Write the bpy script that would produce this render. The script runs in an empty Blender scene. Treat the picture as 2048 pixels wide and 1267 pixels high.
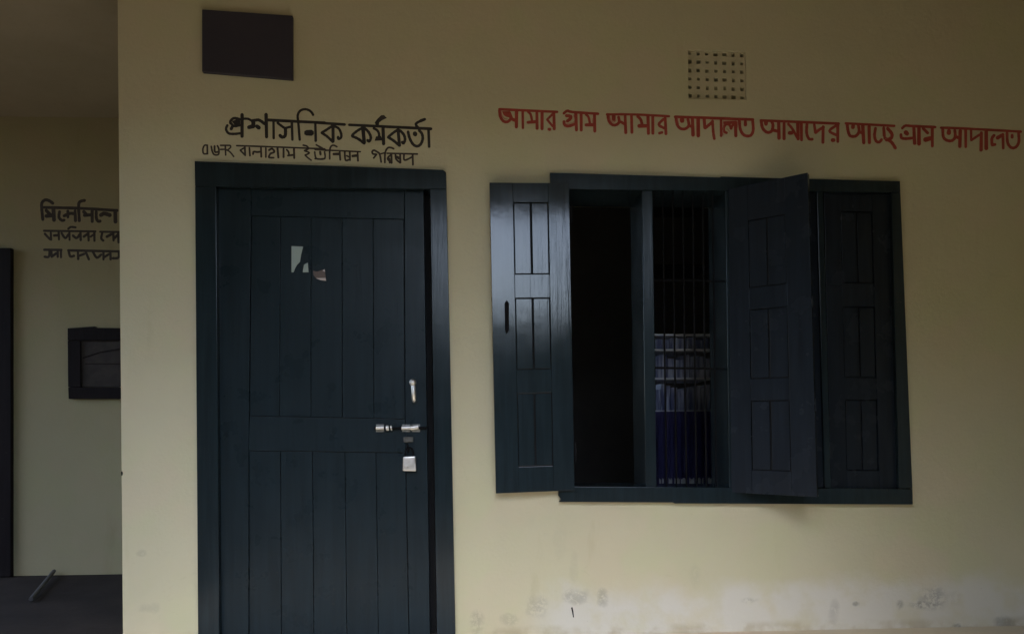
import bpy, bmesh, math, random
from mathutils import Vector, Matrix
random.seed(7)
R = math.radians
S = bpy.context.scene
C = S.collection

# ------------------------------------------------------------------ camera
F = 1500.0; PX, PY = 1024.0, 850.0; D = 3.4; EYE = 0.9161
YAW, PIT, ROL = 0.0511, -0.0108, -0.0068
def rot():
    cy, sy, cp, sp, cr, sr = math.cos(YAW), math.sin(YAW), math.cos(PIT), math.sin(PIT), math.cos(ROL), math.sin(ROL)
    base = Matrix(((1, 0, 0), (0, 0, -1), (0, 1, 0)))
    Ry = Matrix(((cy, -sy, 0), (sy, cy, 0), (0, 0, 1)))
    Rx = Matrix(((1, 0, 0), (0, cp, -sp), (0, sp, cp)))
    Rz = Matrix(((cr, -sr, 0), (sr, cr, 0), (0, 0, 1)))
    return Rz @ Rx @ base @ Ry
CR = rot()
CAMP = Vector((0, -D, EYE))
cam_d = bpy.data.cameras.new('camera'); cam = bpy.data.objects.new('camera', cam_d); C.objects.link(cam)
cam_d.sensor_width = 36; cam_d.lens = F / 2048 * 36; cam_d.shift_y = (PY - 633.5) / 2048
cam_d.clip_start = 0.05; cam_d.clip_end = 500
right, up, back = Vector(CR[0]), -Vector(CR[1]), -Vector(CR[2])
M = Matrix((right, up, back)).transposed().to_4x4(); M.translation = CAMP
cam.matrix_world = M
S.camera = cam

# ------------------------------------------------------------------ light
SUN_EL, SUN_AZ = R(56), R(194)         # hazy high sun over the yard, kept off the wall by the veranda roof
w = bpy.data.worlds.new("World"); S.world = w; w.use_nodes = True
nt = w.node_tree
sky = nt.nodes.new('ShaderNodeTexSky'); sky.sky_type = 'NISHITA'; sky.sun_disc = False
sky.sun_elevation = SUN_EL; sky.sun_rotation = SUN_AZ; sky.air_density = 1.0; sky.dust_density = 2.0; sky.ozone_density = 1.0
bg = nt.nodes['Background']; bg.inputs[1].default_value = 0.15
nt.links.new(sky.outputs[0], bg.inputs[0])
sd = bpy.data.lights.new('sun', 'SUN'); sd.energy = 0.5; sd.angle = R(30); sd.color = (1, .98, .94)
so = bpy.data.objects.new('sun', sd); C.objects.link(so)
so.rotation_euler = Vector((math.sin(SUN_AZ) * math.cos(SUN_EL), math.cos(SUN_AZ) * math.cos(SUN_EL), math.sin(SUN_EL))).to_track_quat('Z', 'Y').to_euler()
S.view_settings.view_transform = 'Standard'; S.view_settings.look = 'None'
S.view_settings.exposure = 2.45; S.view_settings.gamma = 1.0
S.cycles.max_bounces = 10; S.cycles.diffuse_bounces = 6

# ------------------------------------------------------------------ helpers
def P(u, v, Y=0.0):
    """pixel of the photograph (2048 wide) on the plane Y -> world point"""
    d = CR.transposed() @ Vector(((u - PX) / F, (v - PY) / F, 1))
    return CAMP + d * ((Y + D) / d.y)

def link(name, me, mat=None, parent=None):
    o = bpy.data.objects.new(name, me); C.objects.link(o)
    if mat: me.materials.append(mat)
    if parent: o.parent = parent
    return o
def obj(name, bm, mat, parent=None, bevel=0.0):
    bmesh.ops.recalc_face_normals(bm, faces=bm.faces[:])
    if bevel:
        es = [e for e in bm.edges if len(e.link_faces) == 2 and e.calc_face_angle(0) > R(35)]
        bmesh.ops.bevel(bm, geom=es, offset=bevel, segments=2, profile=.6, affect='EDGES', clamp_overlap=True)
    me = bpy.data.meshes.new(name); bm.to_mesh(me); bm.free()
    if parent is not None: me.transform(Matrix.Translation(-Vector(parent_base(parent))))
    return link(name, me, mat, parent)
def parent_base(p):
    v = Vector((0, 0, 0))
    while p is not None:
        v += p.location; p = p.parent
    return v
def tag(o, label=None, cat=None, group=None, kind=None):
    for k, x in (('label', label), ('category', cat), ('group', group), ('kind', kind)):
        if x: o[k] = x
    return o
def empty(name, loc, label, cat, group=None, kind='thing'):
    o = bpy.data.objects.new(name, None); C.objects.link(o); o.location = loc; o.empty_display_size = .1
    return tag(o, label, cat, group, kind)
def hexa(bm, q0, q1):
    """box between two quads of 3-D points"""
    a = [bm.verts.new(p) for p in q0]; b = [bm.verts.new(p) for p in q1]
    bm.faces.new(a); bm.faces.new(b[::-1])
    n = len(a)
    for i in range(n): bm.faces.new((a[i], b[i], b[(i + 1) % n], a[(i + 1) % n]))
def prism(bm, pts, y0, y1, ref=None):
    """outline in photo pixels on plane ref (default y0), extruded from Y=y0 to Y=y1"""
    q = [P(u, v, y0 if ref is None else ref) for u, v in pts]
    hexa(bm, [(p.x, y0, p.z) for p in q], [(p.x, y1, p.z) for p in q])
def box(bm, x0, x1, y0, y1, z0, z1):
    hexa(bm, [(x0, y0, z0), (x1, y0, z0), (x1, y0, z1), (x0, y0, z1)], [(x0, y1, z0), (x1, y1, z0), (x1, y1, z1), (x0, y1, z1)])
def tube(bm, a, b, r, n=10):
    a, b = Vector(a), Vector(b); d = (b - a).normalized(); s = d.orthogonal().normalized(); t = d.cross(s)
    ring = lambda c: [c + s * r * math.cos(2 * math.pi * i / n) + t * r * math.sin(2 * math.pi * i / n) for i in range(n)]
    hexa(bm, ring(a), ring(b))
def path_tube(bm, pts, r, n=10):
    pts = [Vector(p) for p in pts]; rings = []
    for i, p in enumerate(pts):
        d = (pts[min(i + 1, len(pts) - 1)] - pts[max(i - 1, 0)]).normalized()
        s = d.cross(Vector((0, 1, 0.013))).normalized(); t = d.cross(s)
        rings.append([bm.verts.new(p + s * r * math.cos(2 * math.pi * k / n) + t * r * math.sin(2 * math.pi * k / n)) for k in range(n)])
    for A, B in zip(rings, rings[1:]):
        for k in range(n): bm.faces.new((A[k], B[k], B[(k + 1) % n], A[(k + 1) % n]))
    bm.faces.new(rings[0]); bm.faces.new(rings[-1][::-1])
def holed_wall(bm, x0, x1, z0, z1, holes, y0, y1, step=0.4, edge=None):
    xs, zs = {x0, x1}, {z0, z1}
    for h in holes: xs |= {h[0], h[1]}; zs |= {h[2], h[3]}
    def fill(s):
        s = sorted(s); o = [s[0]]
        for a, b in zip(s, s[1:]):
            n = max(1, int((b - a) / step)); o += [a + (b - a) * i / n for i in range(1, n + 1)]
        return o
    xs, zs = fill(xs), fill(zs)
    V = {}
    def v(i, j, k):
        if (i, j, k) not in V:
            x = xs[i]
            if i == 0 and edge: x = edge(zs[j])
            V[i, j, k] = bm.verts.new((x, (y0, y1)[k], zs[j]))
        return V[i, j, k]
    def solid(i, j):
        if not (0 <= i < len(xs) - 1 and 0 <= j < len(zs) - 1): return False
        cx, cz = (xs[i] + xs[i + 1]) / 2, (zs[j] + zs[j + 1]) / 2
        return not any(h[0] < cx < h[1] and h[2] < cz < h[3] for h in holes)
    for i in range(len(xs) - 1):
        for j in range(len(zs) - 1):
            if not solid(i, j): continue
            for k in (0, 1): bm.faces.new([v(i, j, k), v(i + 1, j, k), v(i + 1, j + 1, k), v(i, j + 1, k)])
            for (di, dj, a, b) in ((-1, 0, (i, j), (i, j + 1)), (1, 0, (i + 1, j), (i + 1, j + 1)), (0, -1, (i, j), (i + 1, j)), (0, 1, (i, j + 1), (i + 1, j + 1))):
                if not solid(i + di, j + dj): bm.faces.new([v(*a, 0), v(*b, 0), v(*b, 1), v(*a, 1)])

# ------------------------------------------------------------------ materials
class NB:
    def __init__(s, name):
        s.m = bpy.data.materials.new(name); s.m.use_nodes = True; s.t = s.m.node_tree; s.b = s.t.nodes['Principled BSDF']
        s.co = s.n('ShaderNodeTexCoord').outputs['Object']
    def n(s, k, **kw):
        x = s.t.nodes.new(k)
        for a, b in kw.items(): setattr(x, a, b)
        return x
    def l(s, a, b): s.t.links.new(a, b)
    def mapped(s, sc=(1, 1, 1), loc=(0, 0, 0)):
        m = s.n('ShaderNodeMapping'); m.inputs['Scale'].default_value = sc; m.inputs['Location'].default_value = loc
        s.l(s.co, m.inputs[0]); return m.outputs[0]
    def noise(s, scale, detail=4, rough=.55, vec=None, dist=0.0):
        x = s.n('ShaderNodeTexNoise'); x.inputs['Scale'].default_value = scale; x.inputs['Detail'].default_value = detail
        x.inputs['Roughness'].default_value = rough; x.inputs['Distortion'].default_value = dist
        s.l(vec or s.co, x.inputs['Vector']); return x.outputs['Fac']
    def ramp(s, fac, a, b, lo=0.0, hi=1.0):
        x = s.n('ShaderNodeMapRange'); x.interpolation_type = 'SMOOTHSTEP'
        for i, v in zip((1, 2, 3, 4), (a, b, lo, hi)): x.inputs[i].default_value = v
        s.l(fac, x.inputs[0]); return x.outputs[0]
    def math(s, op, a, b=None):
        x = s.n('ShaderNodeMath', operation=op)
        for i, v in enumerate((a, b)):
            if v is None: continue
            if isinstance(v, (int, float)): x.inputs[i].default_value = v
            else: s.l(v, x.inputs[i])
        return x.outputs[0]
    def mix(s, fac, a, b):
        x = s.n('ShaderNodeMix', data_type='RGBA')
        for i, v in ((0, fac), (6, a), (7, b)):
            if isinstance(v, (int, float)): x.inputs[i].default_value = v
            elif isinstance(v, tuple): x.inputs[i].default_value = (*v, 1)
            else: s.l(v, x.inputs[i])
        return x.outputs[2]
    def color(s, c):
        if isinstance(c, tuple): s.b.inputs['Base Color'].default_value = (*c, 1)
        else: s.l(c, s.b.inputs['Base Color'])
        return s
    def rough(s, r):
        if isinstance(r, (int, float)): s.b.inputs['Roughness'].default_value = r
        else: s.l(r, s.b.inputs['Roughness'])
        return s
    def bump(s, h, strength=.3, dist=.01):
        x = s.n('ShaderNodeBump'); x.inputs['Strength'].default_value = strength; x.inputs['Distance'].default_value = dist
        s.l(h, x.inputs['Height']); s.l(x.outputs[0], s.b.inputs['Normal']); return s
    def metal(s, v=1.0): s.b.inputs['Metallic'].default_value = v; return s
    def sep(s):
        x = s.n('ShaderNodeSeparateXYZ'); s.l(s.co, x.inputs[0]); return x.outputs

def wall_mat(name, smudges, base, worn, patchy=True):
    b = NB(name); x, y, z = b.sep()
    col = b.mix(b.ramp(b.noise(.9, 5), .35, .7), base, tuple(v * .93 for v in base))
    col = b.mix(b.ramp(b.noise(5, 6, .6), .5, .8, 0, .35), col, tuple(v * .86 for v in base))
    mott = b.noise(2.6, 5, .6, b.mapped((1, 1, 1), (3, 1, 7))); col = b.mix(b.ramp(mott, .35, .65, 0, .6), col, b.mix(b.ramp(b.noise(3.7, 3, .5, b.mapped((1, 1, 1), (9, 4, 2))), .4, .6), tuple(v * k for v, k in zip(base, (.95, 1.0, .90))), tuple(v * k for v, k in zip(base, (1.02, .965, .98)))))
    # fine scratches and trowel marks
    col = b.mix(b.ramp(b.noise(9, 8, .75, b.mapped((1, 1, 2.2)), 1.5), .58, .72, 0, .24), col, tuple(v * .75 for v in base))
    # rain-run / hand grime, elongated downwards
    col = b.mix(b.ramp(b.noise(6, 5, .6, b.mapped((1, 1, .22))), .62, .78, 0, .30), col, (base[0] * .72, base[1] * .68, base[2] * .55))
    if patchy:     # a band of chalky whitewash above the floor, ragged upper edge
        edge = b.math('ADD', z, b.math('MULTIPLY', b.math('SUBTRACT', b.noise(3.2, 5, .6), .5), .28))
        lo = b.ramp(edge, .14, .27, 1, 0)
        lft = b.ramp(b.math('ADD', x, b.math('MULTIPLY', b.noise(4, 4), .3)), .32, .62)
        col = b.mix(b.math('MULTIPLY', b.math('MULTIPLY', lo, lft), b.ramp(b.noise(7, 4), .3, .55, .35, .85)), col, worn)
        col = b.mix(b.math('MULTIPLY', b.ramp(z, .02, .055, .55, 0), b.ramp(b.noise(9, 4), .4, .65)), col, (base[0] * .7, base[1] * .64, base[2] * .6))
    if patchy: col = b.mix(b.math('MULTIPLY', b.ramp(edge, .16, .26, 1, 0), b.ramp(b.noise(75, 4, .7), .66, .74, 0, .5)), col, (.22, .21, .19))
    wob = b.math('MULTIPLY', b.math('SUBTRACT', b.noise(17, 4, .6), .5), 4.5)
    for (u, v, ru, rv, dark, th) in smudges:
        p = P(u, v); k = 1 / 441
        dx = b.math('DIVIDE', b.math('SUBTRACT', x, p.x), ru * k); dz = b.math('DIVIDE', b.math('SUBTRACT', z, p.z), rv * k)
        r2 = b.math('ADD', b.math('MULTIPLY', dx, dx), b.math('MULTIPLY', dz, dz))
        r2 = b.math('ADD', r2, wob)
        f = b.math('MULTIPLY', b.ramp(r2, .0, 1.5, .7, 0), b.ramp(b.noise(34, 7, .72), th - .03, th + .12))
        col = b.mix(b.math('MULTIPLY', f, dark * .85), col, (.14, .14, .13))
    b.color(col).rough(.78)
    h = b.math('ADD', b.math('MULTIPLY', b.noise(60, 6, .7), .35), b.noise(4, 4))
    b.bump(h, .36, .014); b.b.inputs['Specular IOR Level'].default_value = .25
    return b.m
CREAM = (.58, .545, .375); WORN = (.62, .605, .545)
M_wall = wall_mat('cream wall paint', [
    (1150, 1192, 30, 16, .55, .42), (1205, 1196, 12, 18, .6, .40), (1072, 1212, 24, 24, .5, .44), (955, 1242, 16, 26, .5, .45),
    (1020, 1238, 20, 14, .35, .4), (1800, 1208, 9, 10, .9, .40), (1870, 1195, 44, 24, .75, .46), (1838, 1208, 30, 8, .95, .47),
    (2010, 1248, 22, 18, .7, .36), (1712, 1206, 8, 5, .9, .35), (1915, 1252, 14, 7, .9, .45), (1668, 1222, 12, 22, .4, .4),
    (1498, 1199, 22, 6, .6, .46), (1390, 1150, 14, 30, .12, .40), (1120, 1075, 14, 44, .07, .36), (1148, 1130, 10, 30, .13, .36),
    (285, 1105, 10, 8, .3, .35), (300, 1215, 18, 12, .3, .38)], CREAM, WORN)
M_back = wall_mat('shade-darkened passage paint', [(45, 1020, 24, 34, .35, .3), (215, 1093, 60, 4, .35, .35), (200, 1120, 60, 10, .25, .4)], (.37, .325, .20), WORN, False)  # same cream darkened, the passage's shade put into the colour

M_pier = wall_mat('dark light-block paint', [], (.16, .15, .13), WORN, False)  # dark so the added piers reflect little in the shutters
def paint_mat(name, a, rough=.32, grain=(40, 40, 2.2), bumps=.12, spec=.62):
    b = NB(name); b.b.inputs['Specular IOR Level'].default_value = spec
    g = b.noise(1, 6, .6, b.mapped(grain), .3)
    c = b.mix(b.ramp(g, .3, .7), tuple(v * .8 for v in a), tuple(min(1, v * 1.15) for v in a))
    c = b.mix(b.ramp(b.noise(5, 5), .55, .75, 0, .25), c, tuple(v * 1.35 + .002 for v in a))      # chalked patches
    c = b.mix(b.ramp(b.noise(46, 3, .6), .70, .76, 0, .6), c, (.05, .045, .038))                   # chips
    b.color(c).rough(b.ramp(b.noise(7, 4), .3, .7, rough * .88, rough * 1.15))
    b.bump(b.math('ADD', g, b.math('MULTIPLY', b.noise(9, 3), .6)), bumps, .006)
    return b.m
TEAL = (.012, .022, .0285)
M_door = paint_mat('blue enamel door paint', TEAL, .30, spec=.20)
M_frame = paint_mat('blue enamel frame paint', (.013, .0225, .028), .2, spec=.3)
M_shut = paint_mat('blue enamel shutter paint', (.0135, .0185, .026), .25, spec=.16)
M_gloss = paint_mat('glossy blue enamel', (.016, .026, .033), .12, spec=.62)
M_gap = NB('dark joint').color((.006, .007, .008)).rough(.9).m
M_bar = NB('grille paint').color((.007, .007, .008)).rough(.85); M_bar.b.inputs['Specular IOR Level'].default_value = .1; M_bar = M_bar.m
def flat_paint(name, c, r=.6):
    b = NB(name)
    col = b.mix(b.ramp(b.noise(24, 4), .4, .75, 0, .55), c, tuple(min(1, v * 1.5 + .02) for v in c))
    return b.color(col).rough(r).m
M_black = flat_paint('black lettering paint', (.018, .014, .013))
M_brown = flat_paint('thin black lettering paint', (.036, .024, .018))
M_red = flat_paint('red lettering paint', (.31, .042, .027))
M_redhi = flat_paint('worn pale red paint', (.40, .16, .13))
M_panel = NB('black board'); M_panel.color(M_panel.mix(M_panel.noise(8, 5), (.030, .027, .040), (.037, .034, .050))).rough(.7); M_panel = M_panel.m
def steel(name, c, r):
    b = NB(name); b.color(c).metal(1).rough(b.ramp(b.noise(60, 4), .3, .7, r * .7, r * 1.4)); return b.m
M_steel = steel('bright steel', (.78, .78, .75), .42)
M_dull = steel('dull steel', (.30, .30, .28), .5)
M_dim = steel('tarnished steel', (.12, .12, .11), .55)
M_brass = steel('worn padlock steel', (.72, .70, .66), .38)
M_paperw = NB('pale sticker paper').color((.34, .42, .40)).rough(.6).m
M_paperb = NB('brown sticker paper').color((.13, .10, .09)).rough(.6).m
M_white = NB('white paper edge').color((.62, .56, .54)).rough(.6).m
def cement(name, a, b2, r=.75):
    b = NB(name); c = b.mix(b.ramp(b.noise(2.2, 6, .6), .3, .7), a, b2)
    c = b.mix(b.ramp(b.noise(30, 5, .7), .55, .8, 0, .5), c, tuple(v * .7 for v in a))
    b.b.inputs['Specular IOR Level'].default_value = .5 if r < .8 else .15
    b.color(c).rough(r).bump(b.noise(40, 6, .7), .2, .01); return b.m
M_floor = cement('veranda cement', (.54, .46, .33), (.46, .40, .29), .5)
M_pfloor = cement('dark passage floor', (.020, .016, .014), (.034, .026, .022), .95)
M_ceil = cement('plaster ceiling', (.41, .352, .27), (.37, .32, .24), .9)
M_soil = cement('yard soil', (.13, .088, .045), (.10, .075, .038), .95)
M_room = cement('shade-darkened plaster', (.07, .062, .06), (.055, .05, .05), .9)  # cream walls darkened, the room's gloom put into the colour

# ------------------------------------------------------------------ setting
XA = P(240, 633).x; CEIL = 3.04; DEP = 1.72; ROOF = -2.3; SIDE = 2.66; TREE_H, GAP, GAPX, GAPW = 7.8, 5.3, 1.0, 2.6
def wall_edge(z):
    t = [P(235, 0), P(238, 300), P(242, 800), P(246, 1267)]
    if z >= t[0].z: return t[0].x
    for a, b in zip(t, t[1:]):
        if z >= b.z: return b.x + (a.x - b.x) * (z - b.z) / (a.z - b.z)
    return t[-1].x
def rect(u0, v0, u1, v1):
    a, b = P(u0, v0), P(u1, v1); return (a.x, b.x, b.z, a.z)
bm = bmesh.new(); box(bm, XA + .0, 6, ROOF, .0, -.45, 0); tag(obj('veranda_floor', bm, M_floor), kind='structure')
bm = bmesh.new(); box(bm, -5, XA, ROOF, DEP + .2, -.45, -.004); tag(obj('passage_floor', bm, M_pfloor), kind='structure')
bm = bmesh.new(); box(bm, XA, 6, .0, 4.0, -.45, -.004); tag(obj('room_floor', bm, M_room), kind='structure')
bm = bmesh.new(); box(bm, -5.2, 6.2, ROOF, 4.0, CEIL, CEIL + .15); tag(obj('veranda_ceiling', bm, M_ceil), kind='structure')
bm = bmesh.new()
vs = [bm.verts.new(p) for p in ((-120, -120, -.45), (120, -120, -.45), (120, 120, -.45), (-120, 120, -.45))]; bm.faces.new(vs)
tag(obj('ground', bm, M_soil), kind='structure')

# unseen end wall, piers and trees, added to block and shape the light
bm = bmesh.new(); box(bm, SIDE, SIDE + .2, ROOF + .201, -.001, .001, CEIL - .001)
tag(obj('light_block_wall', bm, M_wall), 'unseen cream end wall added to dim the right of the veranda', 'wall', kind='structure')
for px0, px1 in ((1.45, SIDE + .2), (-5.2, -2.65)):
    bm = bmesh.new(); box(bm, px0, px1, ROOF, ROOF + .2, .001, CEIL - .471); tag(obj('light_block_pier', bm, M_pier), kind='structure')  # unseen piers added to darken the right wall and the passage
bm = bmesh.new(); rg = random.Random(3)  # unseen trees, height and gap shaped for wall light and shutter shine
for i in range(24000):
    x = rg.uniform(-26, 26)
    g = math.exp(-((x - GAPX) / GAPW) ** 6); top = TREE_H - GAP * g + (1 - .6 * g) * (1.1 * math.sin(x * .55 + 1) + .7 * math.sin(x * 1.4) + rg.uniform(-.5, .5))
    z = -.45 + (top + .45) * rg.random() ** .85
    c = Vector((x, -12.5 + rg.uniform(-1.3, 1.3), z)); a = Vector((rg.gauss(0, 1), rg.gauss(0, 1), rg.gauss(0, 1))).normalized(); b = a.orthogonal().normalized()
    q = rg.uniform(.25, .5)
    bm.faces.new([bm.verts.new(p) for p in (c + a * q, c + b * q * .5, c - a * q, c - b * q * .5)])
M_leaf = NB('leaves'); M_leaf.color(M_leaf.mix(M_leaf.noise(2, 4), (.03, .045, .015), (.04, .06, .02))).rough(.6)
me = bpy.data.meshes.new('light_mask_trees'); bm.to_mesh(me); bm.free(); tag(link('light_mask_trees', me, M_leaf.m), kind='stuff')

bm = bmesh.new(); box(bm, -5.2, 6.2, ROOF, ROOF + .2, CEIL - .47, CEIL - .001); tag(obj('sky_cut_beam', bm, M_ceil), kind='structure')  # unseen roof-edge beam, its drop set to cut off the reflected sky

# front wall with its painted lettering
bm = bmesh.new()
holes = [rect(405, 345, 885, 1400), rect(1125, 365, 1798, 990), rect(1376, 100, 1493, 200)]
holes[0] = (holes[0][0], holes[0][1], 0.0, holes[0][3])
holed_wall(bm, XA, 6, 0, CEIL, holes, 0, .25, edge=wall_edge)
box(bm, XA + .03, XA + .25, .25, DEP, 0, CEIL)
fw = tag(obj('front_wall', bm, M_wall), 'cream plastered front wall with painted lettering and scuffed chalky base', 'wall', kind='thing')
bm = bmesh.new(); p = P(244, 946)
bmesh.ops.create_icosphere(bm, subdivisions=2, radius=.008, matrix=Matrix.Translation((p.x, .006, p.z)) @ Matrix.Diagonal((.7, 1, 2, 1)))
obj('nail_stub', bm, M_bar, fw)
bm = bmesh.new(); prism(bm, [(1142, 1214), (1145, 1213), (1147, 1222), (1148, 1234), (1146, 1233), (1144, 1222)], -.0012, .002)
obj('gouge', bm, M_gap, fw)

# passage back wall
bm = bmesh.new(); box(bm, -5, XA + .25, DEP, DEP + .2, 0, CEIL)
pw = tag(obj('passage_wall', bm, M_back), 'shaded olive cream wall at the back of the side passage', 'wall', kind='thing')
# inside of the room behind the window
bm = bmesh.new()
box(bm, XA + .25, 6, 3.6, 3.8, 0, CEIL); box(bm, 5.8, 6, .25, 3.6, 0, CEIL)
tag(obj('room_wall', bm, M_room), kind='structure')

# ------------------------------------------------------------------ painted lettering: brush strokes
def smooth(pts, n=5):
    if len(pts) < 3: return pts
    o = []
    for i in range(len(pts) - 1):
        a, b, c, d = pts[max(i - 1, 0)], pts[i], pts[i + 1], pts[min(i + 2, len(pts) - 1)]
        for k in range(n):
            t = k / n
            o.append(tuple(.5 * (2 * b[j] + (c[j] - a[j]) * t + (2 * a[j] - 5 * b[j] + 4 * c[j] - d[j]) * t * t + (3 * b[j] - a[j] - 3 * c[j] + d[j]) * t ** 3) for j in (0, 1)))
    return o + [pts[-1]]
class Letters:
    def __init__(s, Y, z0=.0008, fat=1.1): s.fat = fat; s.bm = bmesh.new(); s.Y = Y; s.k = 0; s.z0 = z0
    def lift(s): s.k += 1; return s.Y - s.z0 - .000012 * s.k
    def stroke(s, ox, oy, sc, w, pts):
        pts = smooth(pts); w = w / sc / 2 * s.fat
        q = [Vector((ox + a / sc, oy + b / sc)) for a, b in pts]; y = s.lift(); L, Rr = [], []
        # rounded brush ends
        d0 = (q[0] - q[1]).normalized(); d1 = (q[-1] - q[-2]).normalized()
        q = [q[0] + d0 * w * .75] + q + [q[-1] + d1 * w * .75]
        for i, c in enumerate(q):
            d = (q[min(i + 1, len(q) - 1)] - q[max(i - 1, 0)]).normalized(); n = Vector((-d.y, d.x))
            ww = w * (1 + .07 * math.sin(i * 2.3 + s.k))
            if i in (0, len(q) - 1): ww *= .5
            for lst, sg in ((L, 1), (Rr, -1)):
                p = P(*(c + n * ww * sg), s.Y); lst.append(s.bm.verts.new((p.x, y, p.z)))
        for i in range(len(q) - 1):
            s.bm.faces.new((L[i], L[i + 1], Rr[i + 1], Rr[i]))
    def fill(s, ox, oy, sc, pts):
        y = s.lift(); v = []
        for a, b in pts:
            p = P(ox + a / sc, oy + b / sc, s.Y); v.append(s.bm.verts.new((p.x, y, p.z)))
        s.bm.faces.new(v)
    def text(s, ox, oy, sc, data):
        for ln in data.strip().splitlines():
            ln = ln.split('#')[0].strip()
            if not ln: continue
            k, *r = ln.split(); pts = [tuple(map(float, t.split(','))) for t in r]
            if k == 'f': s.fill(ox, oy, sc, pts)
            else: s.stroke(ox, oy, sc, float(k), pts)
    def done(s, name, mat, parent, label):
        o = obj(name, s.bm, mat, parent); return tag(o, label)
A = (400, 200, 8.192); B = (630, 200, 8.192)
t = Letters(0)
t.text(*A, '''
52 690,240 690,600
40 655,320 600,303 545,305 500,350 500,385
40 505,380 560,430 650,415
45 530,440 510,480
38 450,415 428,480 470,548 560,558 660,548
f 520,350 600,320 660,340 660,440 590,440
36 720,310 790,312 850,345
46 850,345 900,335 960,330 1010,355 1060,395
62 800,450 880,430
58 930,430 970,460
60 875,340 875,440
50 1083,235 1092,610
45 1100,330 2048,377
38 1205,345 1208,630
38 1270,375 1340,430 1400,470
50 1400,470 1402,540 1390,595 1345,610 1310,580
36 1390,465 1490,440
38 1505,370 1515,655
37 1606,340 1603,250 1640,182 1710,155 1780,168 1830,205 1855,250
38 1608,330 1635,655
88 1745,540 1830,540
38 1890,380 1897,675
''')
t.text(*B, '''
40 0,372 490,405
40 280,430 190,490 110,540
40 110,540 200,600 295,690
48 295,430 298,680
38 310,430 390,470 430,560 425,620 385,640 378,605
42 560,410 1905,475
40 775,460 690,510 615,575 620,605
42 620,600 710,640 810,715
54 785,450 808,705
42 815,465 880,530 915,615 890,680 860,660
f 980,370 1020,315 1085,252 1130,250 1178,298 1100,335 1052,372 1045,425 1000,425
38 960,465 1020,500 1050,560 1045,620
f 975,672 1000,600 1080,590 1110,665
48 1115,465 1125,725
40 1355,490 1270,550 1198,612
42 1198,612 1290,670 1378,745
48 1360,480 1385,750
42 1390,500 1455,570 1475,650 1450,712 1428,690
42 1525,520 1550,625 1605,725 1670,760 1730,728 1765,640 1752,555 1705,500
64 1635,545 1645,570
40 1685,450 1652,400 1700,360 1800,318
46 1730,345 1800,318
42 1860,480 1870,770
''')
t.done('lettering', M_black, fw, 'bold black hand-painted line of Bengali lettering above the door')
t = Letters(0, fat=1.3)
t.text(*A, '''
22 120,745 75,745 48,810 62,880 128,880
24 120,740 122,885
23 185,760 205,850 240,898 305,890 308,800 285,750
26 240,755 245,850 300,850
20 335,745 495,745
20 335,812 420,808
22 415,745 422,905
20 500,750 500,780 445,830
20 440,815 500,860 555,930
21 600,750 1200,770 2048,803
22 660,825 740,905
24 735,775 742,910
22 660,825 735,780
24 810,785 820,915
26 870,890 880,850 940,855 990,850
24 1000,780 1005,935
22 1080,790 1080,940
26 1130,825 1180,800 1220,850 1150,880
24 1150,890 1130,940 1210,948
28 1270,790 1285,945
26 1370,800 1370,940
24 1420,815 1450,850 1460,905
26 1440,912 1540,900
26 1540,800 1545,955
22 1690,742 1750,758 1775,800 1712,832
22 1712,832 1792,868 1722,905
20 1722,905 1765,945 1825,990
20 1910,740 1980,775 2060,830
22 1880,850 1910,962 2048,962
''')
t.text(*B, '''
20 20,735 110,790 200,830
22 0,962 155,965 158,850
30 85,850 92,895
20 0,815 745,850
22 242,970 243,820 270,755 312,745 362,770
34 305,888 400,885
24 405,850 415,985
24 488,850 500,985 560,978
24 570,860 575,990
22 520,915 570,940
34 615,920 700,910
24 698,860 705,1000
24 935,850 965,825 1015,850 1060,890 1085,1020
22 960,955 1012,890
24 935,850 950,885 1000,890
24 1145,1028 1150,870 1190,790 1240,782 1292,803
20 1060,890 1140,868
22 1180,875 1680,888
26 1252,880 1255,1035
24 1250,895 1190,960 1250,1030
26 1215,960 1225,1030
24 1318,890 1330,970 1395,1030
26 1395,890 1400,1030
34 1335,930 1385,960
24 1458,900 1470,988 1600,930
24 1600,895 1605,1065
''')
t.done('lettering', M_brown, fw, 'thin black hand-painted line of Bengali lettering just over the door frame')

RC, RD, RE, RF, RG = (980, 200, 7.877), (1200, 200, 7.877), (1420, 200, 7.877), (1640, 200, 7.877), (1840, 200, 9.745)
t = Letters(0, fat=1.15); h = Letters(0, .0022, .9)
t.text(*RC, '''
36 145,148 1060,190
40 150,155 162,260 212,335 275,345 325,305
f 190,180 300,180 310,280 260,270 215,240
48 300,200 335,290
44 330,295 410,330
46 418,180 415,430
36 515,180 518,445
34 600,190 640,230 662,330
44 595,355 720,345
40 738,190 742,455
42 820,190 820,460
32 985,225 900,310
32 900,310 990,420
42 1005,190 1012,460
44 925,462 945,466
36 1160,215 1220,172 1300,192 1705,220
42 1165,340 1178,395 1240,412 1345,378
44 1200,250 1270,260 1262,300 1215,335
44 1350,200 1362,478
42 1435,210 1437,480
34 1510,230 1550,270 1572,360
46 1510,395 1630,392
40 1645,230 1650,498
''')
h.text(*RC, '''
15 172,165 190,250 232,298 272,305
10 1190,340 1200,380 1325,345 1318,240
10 1612,300 1616,375
''')
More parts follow.
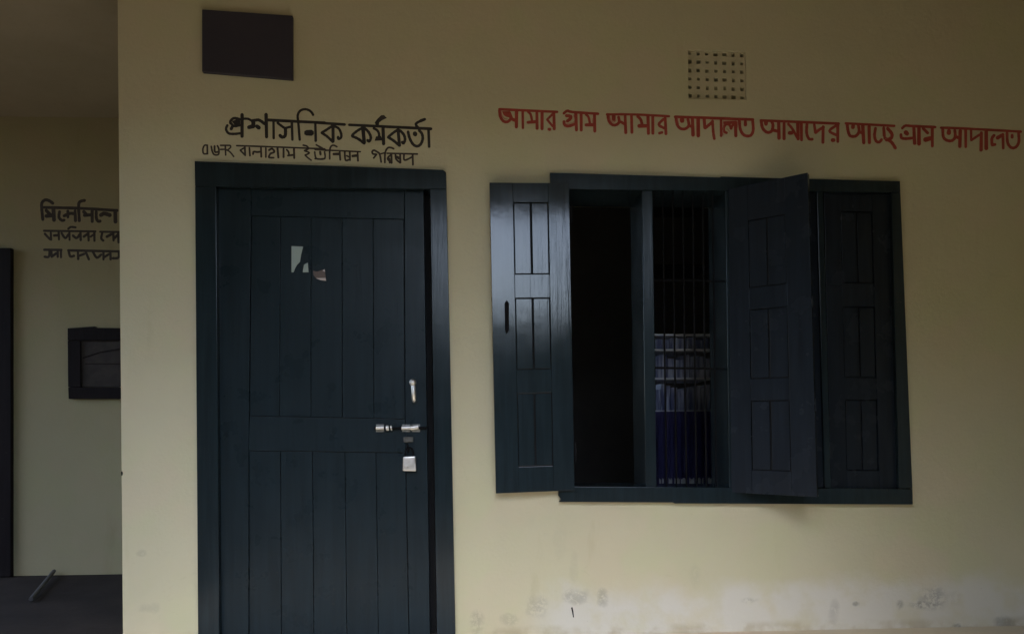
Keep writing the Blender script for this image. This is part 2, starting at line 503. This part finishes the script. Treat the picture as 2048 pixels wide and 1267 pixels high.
t.text(*RD, '''
32 105,230 560,232 1090,260
40 122,240 140,330 190,390 250,395 300,350 292,270
56 215,255 215,310
40 325,345 395,385
40 395,250 405,522
38 495,250 502,518
40 590,260 640,310 665,400
52 610,412 740,410
44 755,260 762,532
42 830,260 832,530
38 1005,300 925,390 1020,450
38 1025,270 1038,540
36 930,527 980,512
36 1178,268 2048,295
40 1195,280 1215,390 1268,452 1345,455 1398,400 1382,300
64 1290,305 1292,335
42 1395,405 1460,425
46 1455,300 1465,560
50 1545,300 1547,570
42 1640,300 1650,445
42 1655,445 1710,400 1775,345
38 1770,330 1782,500 1800,615
36 1905,310 1907,570
''')
h.text(*RD, '''
13 150,250 175,330 210,355 255,320
12 1220,290 1240,390
11 1940,335 1936,555
''')
t.text(*RE, '''
36 0,290 680,312
40 225,365 400,355
36 262,520 225,500 215,440 255,385 310,400 330,455
36 330,455 355,400 400,385
46 400,350 405,570
40 460,320 478,470 540,558 635,562 678,480 670,330
44 555,340 556,400
35 795,325 2030,375
42 805,340 830,450 900,512 970,490 990,400 970,340
54 880,350 880,385
44 1000,480 1065,495
48 1080,360 1085,608
42 1165,370 1165,618
36 1230,380 1290,450 1375,600
52 1245,522 1290,520
46 1380,370 1386,618
42 1435,370 1440,635
40 1525,380 1520,520 1556,612 1612,620
38 1640,390 1660,520
40 1660,520 1720,470 1790,430
40 1780,420 1776,675
38 1995,400 1880,490 2000,560
42 2010,390 2010,660
56 1925,635 1950,635
''')
h.text(*RE, '''
11 205,335 200,555
10 208,340 370,335
10 260,450 308,500
10 430,340 432,430
''')
t.text(*RF, '''
34 400,370 1170,412
42 425,380 440,490 475,568 560,570 612,500 602,400
50 520,400 515,440
42 615,505 675,525
48 670,400 686,680
46 770,420 775,678
40 872,445 856,560 880,648 930,665 968,625
42 1000,440 1010,570
46 1060,450 1130,540 1110,610 1040,632
44 1015,600 1120,665 1185,762
36 1290,450 1345,408 1450,415 1815,430
62 1345,510 1370,535
40 1272,545 1282,600 1350,612 1450,602
46 1475,430 1487,690
50 1555,430 1556,700
40 1620,450 1695,525
62 1650,630 1740,605
42 1765,440 1766,732
''')
h.text(*RF, '12 1020,610 1070,600 1110,575')
t.text(*RG, '''
42 400,545 880,562 1965,622
50 440,560 450,720 520,790 620,795 680,720 672,590
72 560,600 556,655
55 690,720 765,745
58 780,600 770,915
48 885,590 886,920
42 990,590 992,785
42 992,790 1080,730 1200,655
56 1190,640 1185,985
62 1285,600 1286,955
52 1440,690 1395,760 1400,880
62 1500,745 1590,690
50 1610,670 1616,945
50 1400,885 1460,868
50 1690,640 1702,830 1770,930 1860,922 1920,820 1915,650
50 1790,685 1790,735
''')
red = t.done('lettering', M_red, fw, 'long red hand-painted line of Bengali lettering above the window')
h.done('lettering', M_redhi, red, None)

HB = (60, 380, 7.92)
t = Letters(DEP, fat=1.45)
t.text(*HB, '''
34 365,212 300,168 240,158 192,200 186,280 205,470
32 200,275 800,290 1385,325
38 255,320 330,400
42 255,412 380,400
42 372,300 382,480
32 470,340 460,430 505,480 545,475
32 600,330 602,430
36 540,410 640,370 715,380
34 715,330 722,490
34 868,165 800,182 772,240 782,490
36 850,340 905,400
36 860,400 975,392
36 985,330 987,500
34 1050,340 1052,440 1078,492 1115,492
44 1120,400 1180,372 1270,400
40 1350,335 1355,508
34 1480,335 1480,430 1520,490
''')
t.done('lettering', M_brown, pw, 'largest upper line of black Bengali lettering in the passage')
t = Letters(DEP, fat=1.45)
t.text(*HB, '''
24 220,645 1040,655
26 235,690 280,740 320,780
24 330,670 335,790
28 380,720 450,715
24 455,665 460,785
26 500,680 560,760 610,700
24 625,660 628,790
24 605,615 650,585 725,592
28 680,720 740,760 790,700
26 800,665 805,795
28 850,740 920,690
26 925,665 930,800
26 1020,665 1022,805
24 960,740 1015,700
24 1110,660 1600,668
26 1145,680 1130,765 1165,802
30 1215,740 1290,700
26 1320,670 1325,800
30 1340,760 1400,700
28 1400,670 1405,830
''')
t.done('lettering', M_brown, pw, 'middle line of small black Bengali lettering in the passage')
t = Letters(DEP, fat=1.45)
t.text(*HB, '''
28 225,945 500,948
26 230,1055 300,1055 310,970
26 340,960 345,1060
28 350,1050 420,1000
26 440,960 440,1060
26 490,960 492,1065
28 605,955 1600,975
28 615,970 640,1050 700,1040
26 760,970 765,1095
28 780,1040 860,1010
26 880,970 935,1100
28 1000,980 1060,1070 1130,1020
26 1165,980 1165,1100
28 1180,1060 1260,1010
26 1275,980 1278,1100
28 1310,1080 1400,1070 1410,990
''')
t.done('lettering', M_brown, pw, 'lowest line of small black Bengali lettering in the passage')

# ------------------------------------------------------------------ wooden leaf with panels, mapped into four 3-D corners
def leaf(parent, name, mat, corners, rows, cols, thick=.032, split=True):
    """corners TL,TR,BR,BL (front face). rows: [(v0,v1)], cols (u0,u1): the panel fields as fractions."""
    TL, TR, BR, BL = [Vector(c) for c in corners]
    nrm = (TR - TL).cross(BL - TL).normalized()
    if nrm.y > 0: nrm = -nrm
    def q(u, v, d): return TL * (1 - u) * (1 - v) + TR * u * (1 - v) + BR * u * v + BL * (1 - u) * v - nrm * d
    def slab(b, u0, v0, u1, v1, d0, d1):
        hexa(b, [q(u0, v0, d0), q(u1, v0, d0), q(u1, v1, d0), q(u0, v1, d0)], [q(u0, v0, d1), q(u1, v0, d1), q(u1, v1, d1), q(u0, v1, d1)])
    u0, u1 = cols; b = bmesh.new()
    slab(b, 0, 0, u0, 1, 0, thick); slab(b, u1, 0, 1, 1, 0, thick)
    vs = [0] + [x for r in rows for x in r] + [1]
    for i in range(0, len(vs), 2): slab(b, u0 + .0008, vs[i], u1 - .0008, vs[i + 1], .0012, thick)
    o = obj(name, b, mat, parent, .0014)
    W = (TR - TL).length; Hh = (BL - TL).length; gu, gv = .0042 / W, .0042 / Hh
    b = bmesh.new(); slab(b, u0 + .001, vs[1] - .0, u1 - .001, vs[-2], thick * .5, thick * .8); obj('backing', b, M_gap, o)
    for (v0, v1) in rows:
        b = bmesh.new(); um = (u0 + u1) / 2
        for a, c in (((u0, um), (um, u1)) if split else ((u0, u1),)):
            slab(b, a + gu, v0 + gv, c - gu, v1 - gv, .004 + random.uniform(0, .001), thick * .4)
        obj('panel', b, mat, o, .0014)
    return o, q

# ------------------------------------------------------------------ window
wb = P(1460, 1005)
win = empty('window', (wb.x, 0, wb.z), 'wide dark blue wooden window with open shutters, below the red lettering', 'window')
bm = bmesh.new()
FY0, FY1 = -.018, .245
prism(bm, [(1100, 345), (1440, 354.5), (1442, 353), (1800, 362), (1801, 384), (1101, 378)], FY0, FY1)      # head
prism(bm, [(1118, 1003), (1122, 998), (1117, 990), (1117, 972), (1825, 977), (1826, 1008), (1350, 1006), (1346, 1004)], FY0 - .006, FY1)   # bottom bar
prism(bm, [(1101, 378.5), (1139, 378.8), (1149, 971.5), (1117, 971.5)], FY0, FY1)
prism(bm, [(1783, 384.5), (1801, 384.5), (1825, 976.5), (1798, 976)], FY0, FY1)
obj('frame', bm, M_frame, win, .002)
def mullion(u0, u1, v0, v1, lean):
    b = bmesh.new(); prism(b, [(u0, v0), (u1, v0), (u1 + lean, v1), (u0 + lean, v1)], FY0 + .004, FY1)
    return obj('mullion', b, M_frame, win, .002)
mullion(1284, 1305, 381, 973, 8); mullion(1451, 1470, 382, 974, 8); mullion(1634, 1646, 383, 975, 16)
rows1 = [((405 - 366) / 620, (550 - 366) / 620), ((597 - 366) / 620, (741 - 366) / 620), ((788 - 366) / 620, (935 - 366) / 620)]
Ya = -.040
s1, q1 = leaf(win, 'shutter', M_gloss, [P(979, 365, Ya - .012), P(1138, 366, Ya), P(1149, 980, Ya), P(992, 986, Ya - .012)], rows1, (.29, .735))
tag(s1, 'shiny shutter folded flat against the wall')
bm = bmesh.new(); prism(bm, [(1010, 604), (1014, 600), (1018, 606), (1018, 660), (1014, 666), (1011, 658)], Ya - .030, Ya - .010); obj('handle', bm, M_bar, s1, .003)
for v in (430, 905):
    bm = bmesh.new(); a = P(1143 + (v - 430) * .018, v - 18, Ya - .012); b_ = P(1143 + (v - 430) * .018, v + 18, Ya - .012); tube(bm, a, b_, .006); obj('hinge', bm, M_bar, s1)
rows2 = [(.115, .335), (.405, .63), (.70, .925)]
s2, q2 = leaf(win, 'shutter', M_shut, [P(1457, 378, -.022), P(1615, 345, -.23), P(1634, 993, -.23), P(1463, 984, -.022)], rows2, (.25, .72))
tag(s2, 'shutter standing half open towards the viewer')
leaf(win, 'shutter', M_shut, [P(1473, 386, .004), P(1632, 386, .004), P(1647, 974, .004), P(1481, 974, .004)], rows2, (.25, .72))
leaf(win, 'shutter', M_shut, [P(1648, 386, .004), P(1785, 388, .004), P(1800, 976, .004), P(1662, 976, .004)],
     [(.06, .305), (.385, .625), (.70, .94)], (.235, .70))
# steel bars
bm = bmesh.new()
for u in range(1325, 1446, 20):
    tube(bm, P(u, 376, .05), P(u + 8, 974, .05), .0045, 8)
for v in (560, 735):
    a, b_ = P(1306, v, .058), P(1452, v + 2, .058); tube(bm, a, b_, .005, 6)
obj('grille', bm, M_bar, win)

# ------------------------------------------------------------------ inside the room
rk = P(1365, 745, 1.0)
rack = empty('shelf_rack', (rk.x, 1.0, 0), 'dim grey shelf rack with paper bundles, behind the window bars', 'shelf')
x0, x1 = P(1306, 745, 1.0).x, P(1424, 745, 1.0).x
M_rack = NB('grey rack').color((.6, .62, .68)).rough(.4).m
zs_ = [P(1365, v, 1.0).z for v in (820, 755, 698, 668, 530, 400)]
for z in zs_:
    bm = bmesh.new(); box(bm, x0, x1, .98, 1.32, z - .012, z); obj('shelf', bm, M_rack if z < zs_[3] + .01 else M_bar, rack, .002)
for x in (x0, x1):
    bm = bmesh.new(); box(bm, x - .012, x + .012, .985, 1.0, .1, zs_[-1] + .1); obj('post', bm, M_bar, rack)
for i in range(3):
    x = x0 + .02; b = bmesh.new()
    hgt = zs_[i + 1] - zs_[i] - .015
    while x < x1 - .03:
        wd = random.uniform(.018, .05); box(b, x, min(x + wd, x1 - .014), 1.0, 1.26, zs_[i] + .0005, zs_[i] + hgt * random.uniform(.65, .95)); x += wd + .004
    k = NB('paper bundle %d' % i); k.color(k.mix(k.ramp(k.noise(1, 3, .6, k.mapped((38, 1, 3))), .38, .62), (.08, .10, .22), (.42, .46, .60))).rough(.8)
    obj('paper_bundle', b, k.m, rack)
ct = P(1380, 822, .8); cb = P(1380, 972, .8)
cl = NB('blue cloth'); cl.color(cl.mix(cl.noise(12, 4), (.032, .03, .11), (.048, .045, .16))).rough(.85)
bm = bmesh.new(); xa_, xb_ = P(1300, 822, .8).x, P(1430, 822, .8).x; n = 40; prev = None
for i in range(n + 1):
    x = xa_ + (xb_ - xa_) * i / n; dy = .014 * math.sin(i * 1.1) + .006 * math.sin(i * 2.7)
    col = [bm.verts.new((x, .95, ct.z)), bm.verts.new((x, .80, ct.z)), bm.verts.new((x, .79 + dy * .6, ct.z - .08)), bm.verts.new((x, .785 + dy, cb.z - .15))]
    if prev:
        for k in range(3): bm.faces.new((prev[k], col[k], col[k + 1], prev[k + 1]))
    prev = col
bmesh.ops.solidify(bm, geom=bm.faces[:], thickness=.003)
cloth = tag(obj('blue_cloth', bm, cl.m), 'deep blue cloth hanging inside the window below the shelf rack', 'cloth')

bm = bmesh.new(); prev = None
for i in range(61):
    x = xa_ + .02 + (xb_ - xa_ - .05) * i / 60; dy = .014 * math.sin(i * .73) + .01; zt_ = P(1380, 956, .78).z + .006 * math.sin(i * 1.9)
    col = [bm.verts.new((x, .772 + dy, zt_)), bm.verts.new((x, .772 + dy, zt_ - .05))]
    if prev and (i % 7): bm.faces.new((prev[0], col[0], col[1], prev[1]))
    prev = col
bmesh.ops.solidify(bm, geom=bm.faces[:], thickness=.002)
obj('lace_hem', bm, NB('pale lace').color((.55, .58, .62)).rough(.8).m, cloth)

# ------------------------------------------------------------------ door
db = P(650, 1267)
door = empty('door', (db.x, 0, 0), 'padlocked dark blue wooden plank door below the black lettering', 'door')
bm = bmesh.new(); DY0, DY1 = -.015, .12
zb = 0.0
def prism_floor(b, pts, y0, y1):
    q = [P(u, v, y0) for u, v in pts]; m = min(p.z for p in q)
    hexa(b, [(p.x, y0, zb + .001 if p.z < .03 else p.z) for p in q], [(p.x, y1, zb + .001 if p.z < .03 else p.z) for p in q])
prism(bm, [(389, 322), (640, 330.5), (886, 339.5), (892, 344), (893, 378), (390, 372)], DY0, DY1)
prism_floor(bm, [(390, 372.5), (432, 373), (438, 1275), (396, 1275)], DY0, DY1)
prism_floor(bm, [(860, 378), (893, 378.5), (902, 800), (911, 1275), (874, 1275)], DY0, DY1)
obj('frame', bm, M_frame, door, .002)
bm = bmesh.new(); prism_floor(bm, [(433, 374), (859, 379), (873, 1275), (439, 1275)], .085, .11); obj('rebate', bm, M_gap, door)
LY = .022
bm = bmesh.new()
lg = .055
# rails and stiles
def lp(*pts): prism(bm, pts, LY, LY + .04)
prism_floor(bm, [(434, 376), (502, 377), (497, 900), (497, 1275), (440, 1275)], LY, LY + .04)
prism_floor(bm, [(809, 380), (847, 381), (860, 1275), (819, 1275), (811, 835)], LY, LY + .04)
lp((502.5, 377), (808.5, 380), (808.5, 438), (502.5, 431))
lp((499, 832), (810.5, 838), (811.5, 904), (497.5, 900))
lf = obj('door_leaf', bm, M_door, door, .0015)
def planks(name, xs_top, xs_bot, v0, v1):
    b = bmesh.new()
    for (a, c), (d, e) in zip(zip(xs_top, xs_top[1:]), zip(xs_bot, xs_bot[1:])):
        y = LY + .006 + random.uniform(0, .0015)
        prism(b, [(a + .55, v0(a)), (c - .55, v0(c)), (e - .55, v1(e)), (d + .55, v1(d))], y, LY + .0155)
    o = obj(name, b, M_door, lf, .0015)
    return o
up_v0 = lambda u: 431 + (u - 502) * .0229 + 1
up_v1 = lambda u: 832 + (u - 499) * .0193 - 1
lo_v0 = lambda u: 900 + (u - 497) * .0127 + 1
planks('upper_plank_panel', [503, 561, 622, 684, 746, 808], [499.5, 559, 622, 685, 748, 810], up_v0, up_v1)
b = bmesh.new()
for (a, c), (d, e) in zip(zip([498, 561, 625, 690, 752, 811], [561, 625, 690, 752, 811]), zip([498, 563, 628, 694, 757, 818], [563, 628, 694, 757, 818])):
    y = LY + .006 + random.uniform(0, .0015)
    prism_floor(b, [(a + .55, lo_v0(a)), (c - .55, lo_v0(c)), (e - .55, 1275), (d + .55, 1275)], y, LY + .0155)
obj('lower_plank_panel', b, M_door, lf, .0015)
b = bmesh.new(); prism_floor(b, [(500, 428), (810, 436), (818, 1275), (500, 1275)], LY + .016, LY + .036); obj('backing', b, M_gap, lf)
# handle
bm = bmesh.new(); HY = LY - .035
top, bot = P(826, 764, HY), P(828, 800, HY)
path_tube(bm, [(top.x, LY, top.z + .004), (top.x, HY + .01, top.z + .004), (top.x, HY, top.z - .004), (bot.x, HY, bot.z + .004), (bot.x, HY + .01, bot.z), (bot.x, LY, bot.z)], .0105, 12)
bmesh.ops.create_uvsphere(bm, u_segments=14, v_segments=10, radius=.0165, matrix=Matrix.Translation((top.x - .001, HY - .002, top.z)))
hd = obj('handle', bm, M_steel, door)
for p in hd.data.polygons: p.use_smooth = True
# sliding bolt
bm = bmesh.new(); BY = LY - .014
a, c = P(748, 856, BY), P(858, 855, BY); tube(bm, a, c, .005, 12); bolt = obj('bolt', bm, M_bar, door)
for u0, u1, r, m in ((752, 768, .0095, M_steel), (772, 778, .0125, M_steel), (781, 784, .0125, M_steel), (803, 823, .0085, M_steel), (821, 837, .0115, M_steel)):
    bm = bmesh.new(); a, c = P(u0, 855.5, BY), P(u1, 855 if u0 < 815 else 853.5, BY); tube(bm, a, c, r, 14)
    o = obj('collar', bm, m, bolt, .002)
for u in (760, 812, 832):
    bm = bmesh.new(); prism(bm, [(u - 8, 848), (u + 8, 848), (u + 8, 863), (u - 8, 863)], LY - .004, LY + .001); obj('bolt_plate', bm, M_dull, bolt, .001)
bm = bmesh.new(); prism(bm, [(807, 873), (826, 873), (826, 883), (807, 884)], LY - .009, LY + .001); obj('staple_plate', bm, M_dim, door, .002)
bm = bmesh.new(); a = P(815, 888, LY - .012); b_ = P(817, 905, LY - .014); path_tube(bm, [(a.x, LY + .002, a.z), (a.x, LY - .012, a.z), (b_.x, LY - .014, b_.z + .004), (b_.x, LY - .014, b_.z + .0)], .004, 8); obj('hasp', bm, M_bar, door)
# torn stickers
yy = LY + .0038
def scrap(name, pts, mat, y, parent):
    b = bmesh.new(); prism(b, pts, y - .0012, y + .004); return obj(name, b, mat, parent)
sp = scrap('sticker', [(583, 492), (606, 493), (602, 509), (600, 523), (594, 529), (590, 536), (587, 544), (583, 544)], M_paperw, LY + .005, door); tag(sp, 'torn pale green sticker')
sp = scrap('sticker', [(608, 529), (615.5, 525), (617, 544), (605.5, 544)], M_paperw, LY + .005, door); tag(sp, 'small torn grey sticker')
sp = scrap('sticker', [(626, 541), (634, 543), (649, 538), (652, 560), (632, 556), (627, 550)], M_paperb, LY + .005, door); tag(sp, 'torn brown sticker')
scrap('torn_edge', [(632, 556), (651, 555.5), (652, 561), (641, 559.5)], M_white, LY + .0032, sp)
scrap('torn_edge', [(645, 541), (649, 538), (650, 543.5)], M_white, LY + .0032, sp)

# padlock hanging from the hasp
pl = P(818, 943, LY - .02)
pad = empty('padlock', (pl.x, LY - .02, pl.z), 'silver padlock hanging from the bolt of the blue door', 'padlock')
bm = bmesh.new(); prism(bm, [(806, 913), (831, 912), (832, 942), (805, 941)], LY - .032, LY - .010, LY - .032); obj('lock_body', bm, M_brass, pad, .005)
bm = bmesh.new(); a, c = P(811, 914, LY - .02), P(826, 914, LY - .02); m = (a + c) / 2; rr = (c.x - a.x) / 2
path_tube(bm, [a] + [(m.x - rr * math.cos(t_), m.y, m.z + .028 + rr * math.sin(t_)) for t_ in [math.pi * i / 8 for i in range(9)]] + [c], .0036, 8)
sh = obj('shackle', bm, M_bar, pad)

# ------------------------------------------------------------------ ventilator block
vb = P(1435, 203)
bm = bmesh.new()
x0, x1, z0, z1 = holes[2]; hs = []
nx, nz = 7, 6
ux = [1380 + 17.4 * i for i in range(nx)]
vz = [105 + 17.0 * j for j in range(nz)]
for i in range(nx):
    for j in range(nz):
        p = P(ux[i] + .2 * j, vz[j] + .7 * i); hw, hh = .0088 * random.uniform(.7, 1.15), .0085 * random.uniform(.7, 1.15)
        dx, dz = random.uniform(-.001, .001), random.uniform(-.001, .001)
        hs.append((p.x + dx - hw, p.x + dx + hw, p.z + dz - hh, p.z + dz + hh))
# block built column by column so every opening keeps its own size
ven = empty('ventilator', (vb.x, 0, vb.z), 'cream perforated ventilator block above the red lettering', 'ventilator')
cx = [x0 + .002] + [(hs[i * nz][1] + hs[(i + 1) * nz][0]) / 2 for i in range(nx - 1)] + [x1 - .002]
cz = [z0 + .002] + [0] * (nz - 1) + [z1 - .002]
V = {}
def vv(x, y, z):
    k = (round(x, 5), round(y, 5), round(z, 5))
    if k not in V: V[k] = bm.verts.new((x, y, z))
    return V[k]
y0, y1 = .008, .10
for i in range(nx):
    zc = [z1 - .002] + [(hs[j][2] + hs[j + 1][3]) / 2 for j in range(nz - 1)] + [z0 + .002]
    for j in range(nz):
        a, b_, c, d = hs[i * nz + j]; X0, X1, Z1, Z0 = cx[i], cx[i + 1], zc[j], zc[j + 1]
        O = [(X0, Z0), (X1, Z0), (X1, Z1), (X0, Z1)]; I = [(a, c), (b_, c), (b_, d), (a, d)]
        for k in range(4):
            m_ = (k + 1) % 4
            bm.faces.new((vv(O[k][0], y0, O[k][1]), vv(O[m_][0], y0, O[m_][1]), vv(I[m_][0], y0, I[m_][1]), vv(I[k][0], y0, I[k][1])))
            bm.faces.new((vv(I[k][0], y0, I[k][1]), vv(I[m_][0], y0, I[m_][1]), vv(I[m_][0], y1, I[m_][1]), vv(I[k][0], y1, I[k][1])))
M_vent = cement('ventilator cement', (.52, .48, .33), (.45, .42, .29), .85)
me = bpy.data.meshes.new('block'); bm.to_mesh(me); bm.free(); me.transform(Matrix.Translation(-ven.location)); link('block', me, M_vent, ven)
bm = bmesh.new(); box(bm, x0 - .01, x1 + .01, .2505, .26, z0 - .01, z1 + .01); obj('back_cover', bm, M_gap, ven)

# ------------------------------------------------------------------ board over the door
bm = bmesh.new(); prism(bm, [(404, 19), (585, 31.5), (585, 158), (404, 143)], -.022, -.0005)
tag(obj('black_board', bm, M_panel, None, .002), 'plain black rectangular board hung slightly askew high above the door', 'board')

# ------------------------------------------------------------------ passage: framed notice, side door, stick
pb = P(200, 797, DEP)
fr = empty('framed_notice', (pb.x, DEP, pb.z), 'dark framed notice hanging on the passage wall beside the corner', 'framed notice')
M_dk = paint_mat('dark wood', (.012, .009, .010), .5, spec=.1)
M_notice = NB('dim notice sheet'); M_notice.color(M_notice.mix(M_notice.ramp(M_notice.noise(14, 4), .4, .65), (.030, .023, .021), (.045, .036, .031))).rough(.35); M_notice = M_notice.m
bm = bmesh.new()
y0 = DEP - .03
prism(bm, [(135, 656), (190, 652), (192, 655), (420, 657), (420, 681), (135, 680)], y0, DEP - .001)
prism(bm, [(136, 774), (420, 774), (420, 797), (137, 797)], y0, DEP - .001)
prism(bm, [(135, 680.5), (160, 680.5), (161, 773.5), (136, 773.5)], y0, DEP - .001)
prism(bm, [(396, 681.5), (420, 681.5), (420, 773.5), (396, 773.5)], y0, DEP - .001)
obj('frame', bm, M_dk, fr, .003)
bm = bmesh.new(); prism(bm, [(160.5, 681), (395.5, 682), (395.5, 773), (161, 773)], DEP - .014, DEP - .002); obj('notice_sheet', bm, M_notice, fr)
bm = bmesh.new()
path_tube(bm, [P(165, 716, DEP - .016), P(200, 704, DEP - .016), P(240, 697, DEP - .016), P(300, 694, DEP - .016)], .0022, 6)
path_tube(bm, [P(170, 727, DEP - .016), P(300, 728, DEP - .016)], .002, 6)
obj('dark_line', bm, M_dk, fr)
sdp = P(-60, 1150, DEP)
sdo = empty('side_door', (sdp.x, DEP, 0), 'dark wooden door at the edge of the shaded passage wall', 'door')
xr = P(28, 700, DEP).x; zt = P(20, 498, DEP).z
bm = bmesh.new()
box(bm, xr - .09, xr, DEP - .035, DEP - .001, .001, zt); box(bm, xr - 1.1, xr - 1.01, DEP - .035, DEP - .001, .001, zt)
box(bm, xr - 1.0095, xr - .0905, DEP - .035, DEP - .001, zt - .09, zt); obj('frame', bm, M_dk, sdo, .004)
bm = bmesh.new()
for i in range(6): box(bm, xr - 1.008 + i * .153, xr - 1.008 + i * .153 + .1515, DEP - .022, DEP - .002, .002, zt - .092)
obj('door_leaf', bm, M_dk, sdo, .002)
def on_floor(u, v, z):
    d = CR.transposed() @ Vector(((u - PX) / F, (v - PY) / F, 1)); return CAMP + d * ((z - EYE) / d.z)
bm = bmesh.new(); tube(bm, on_floor(62, 1197, .014), P(108, 1141, DEP - .016), .012, 8)
M_stick = NB('grey wood').color((.07, .065, .065)).rough(.8).m
tag(obj('broom_stick', bm, M_stick), 'short greyish stick leaning at the foot of the passage wall', 'stick')
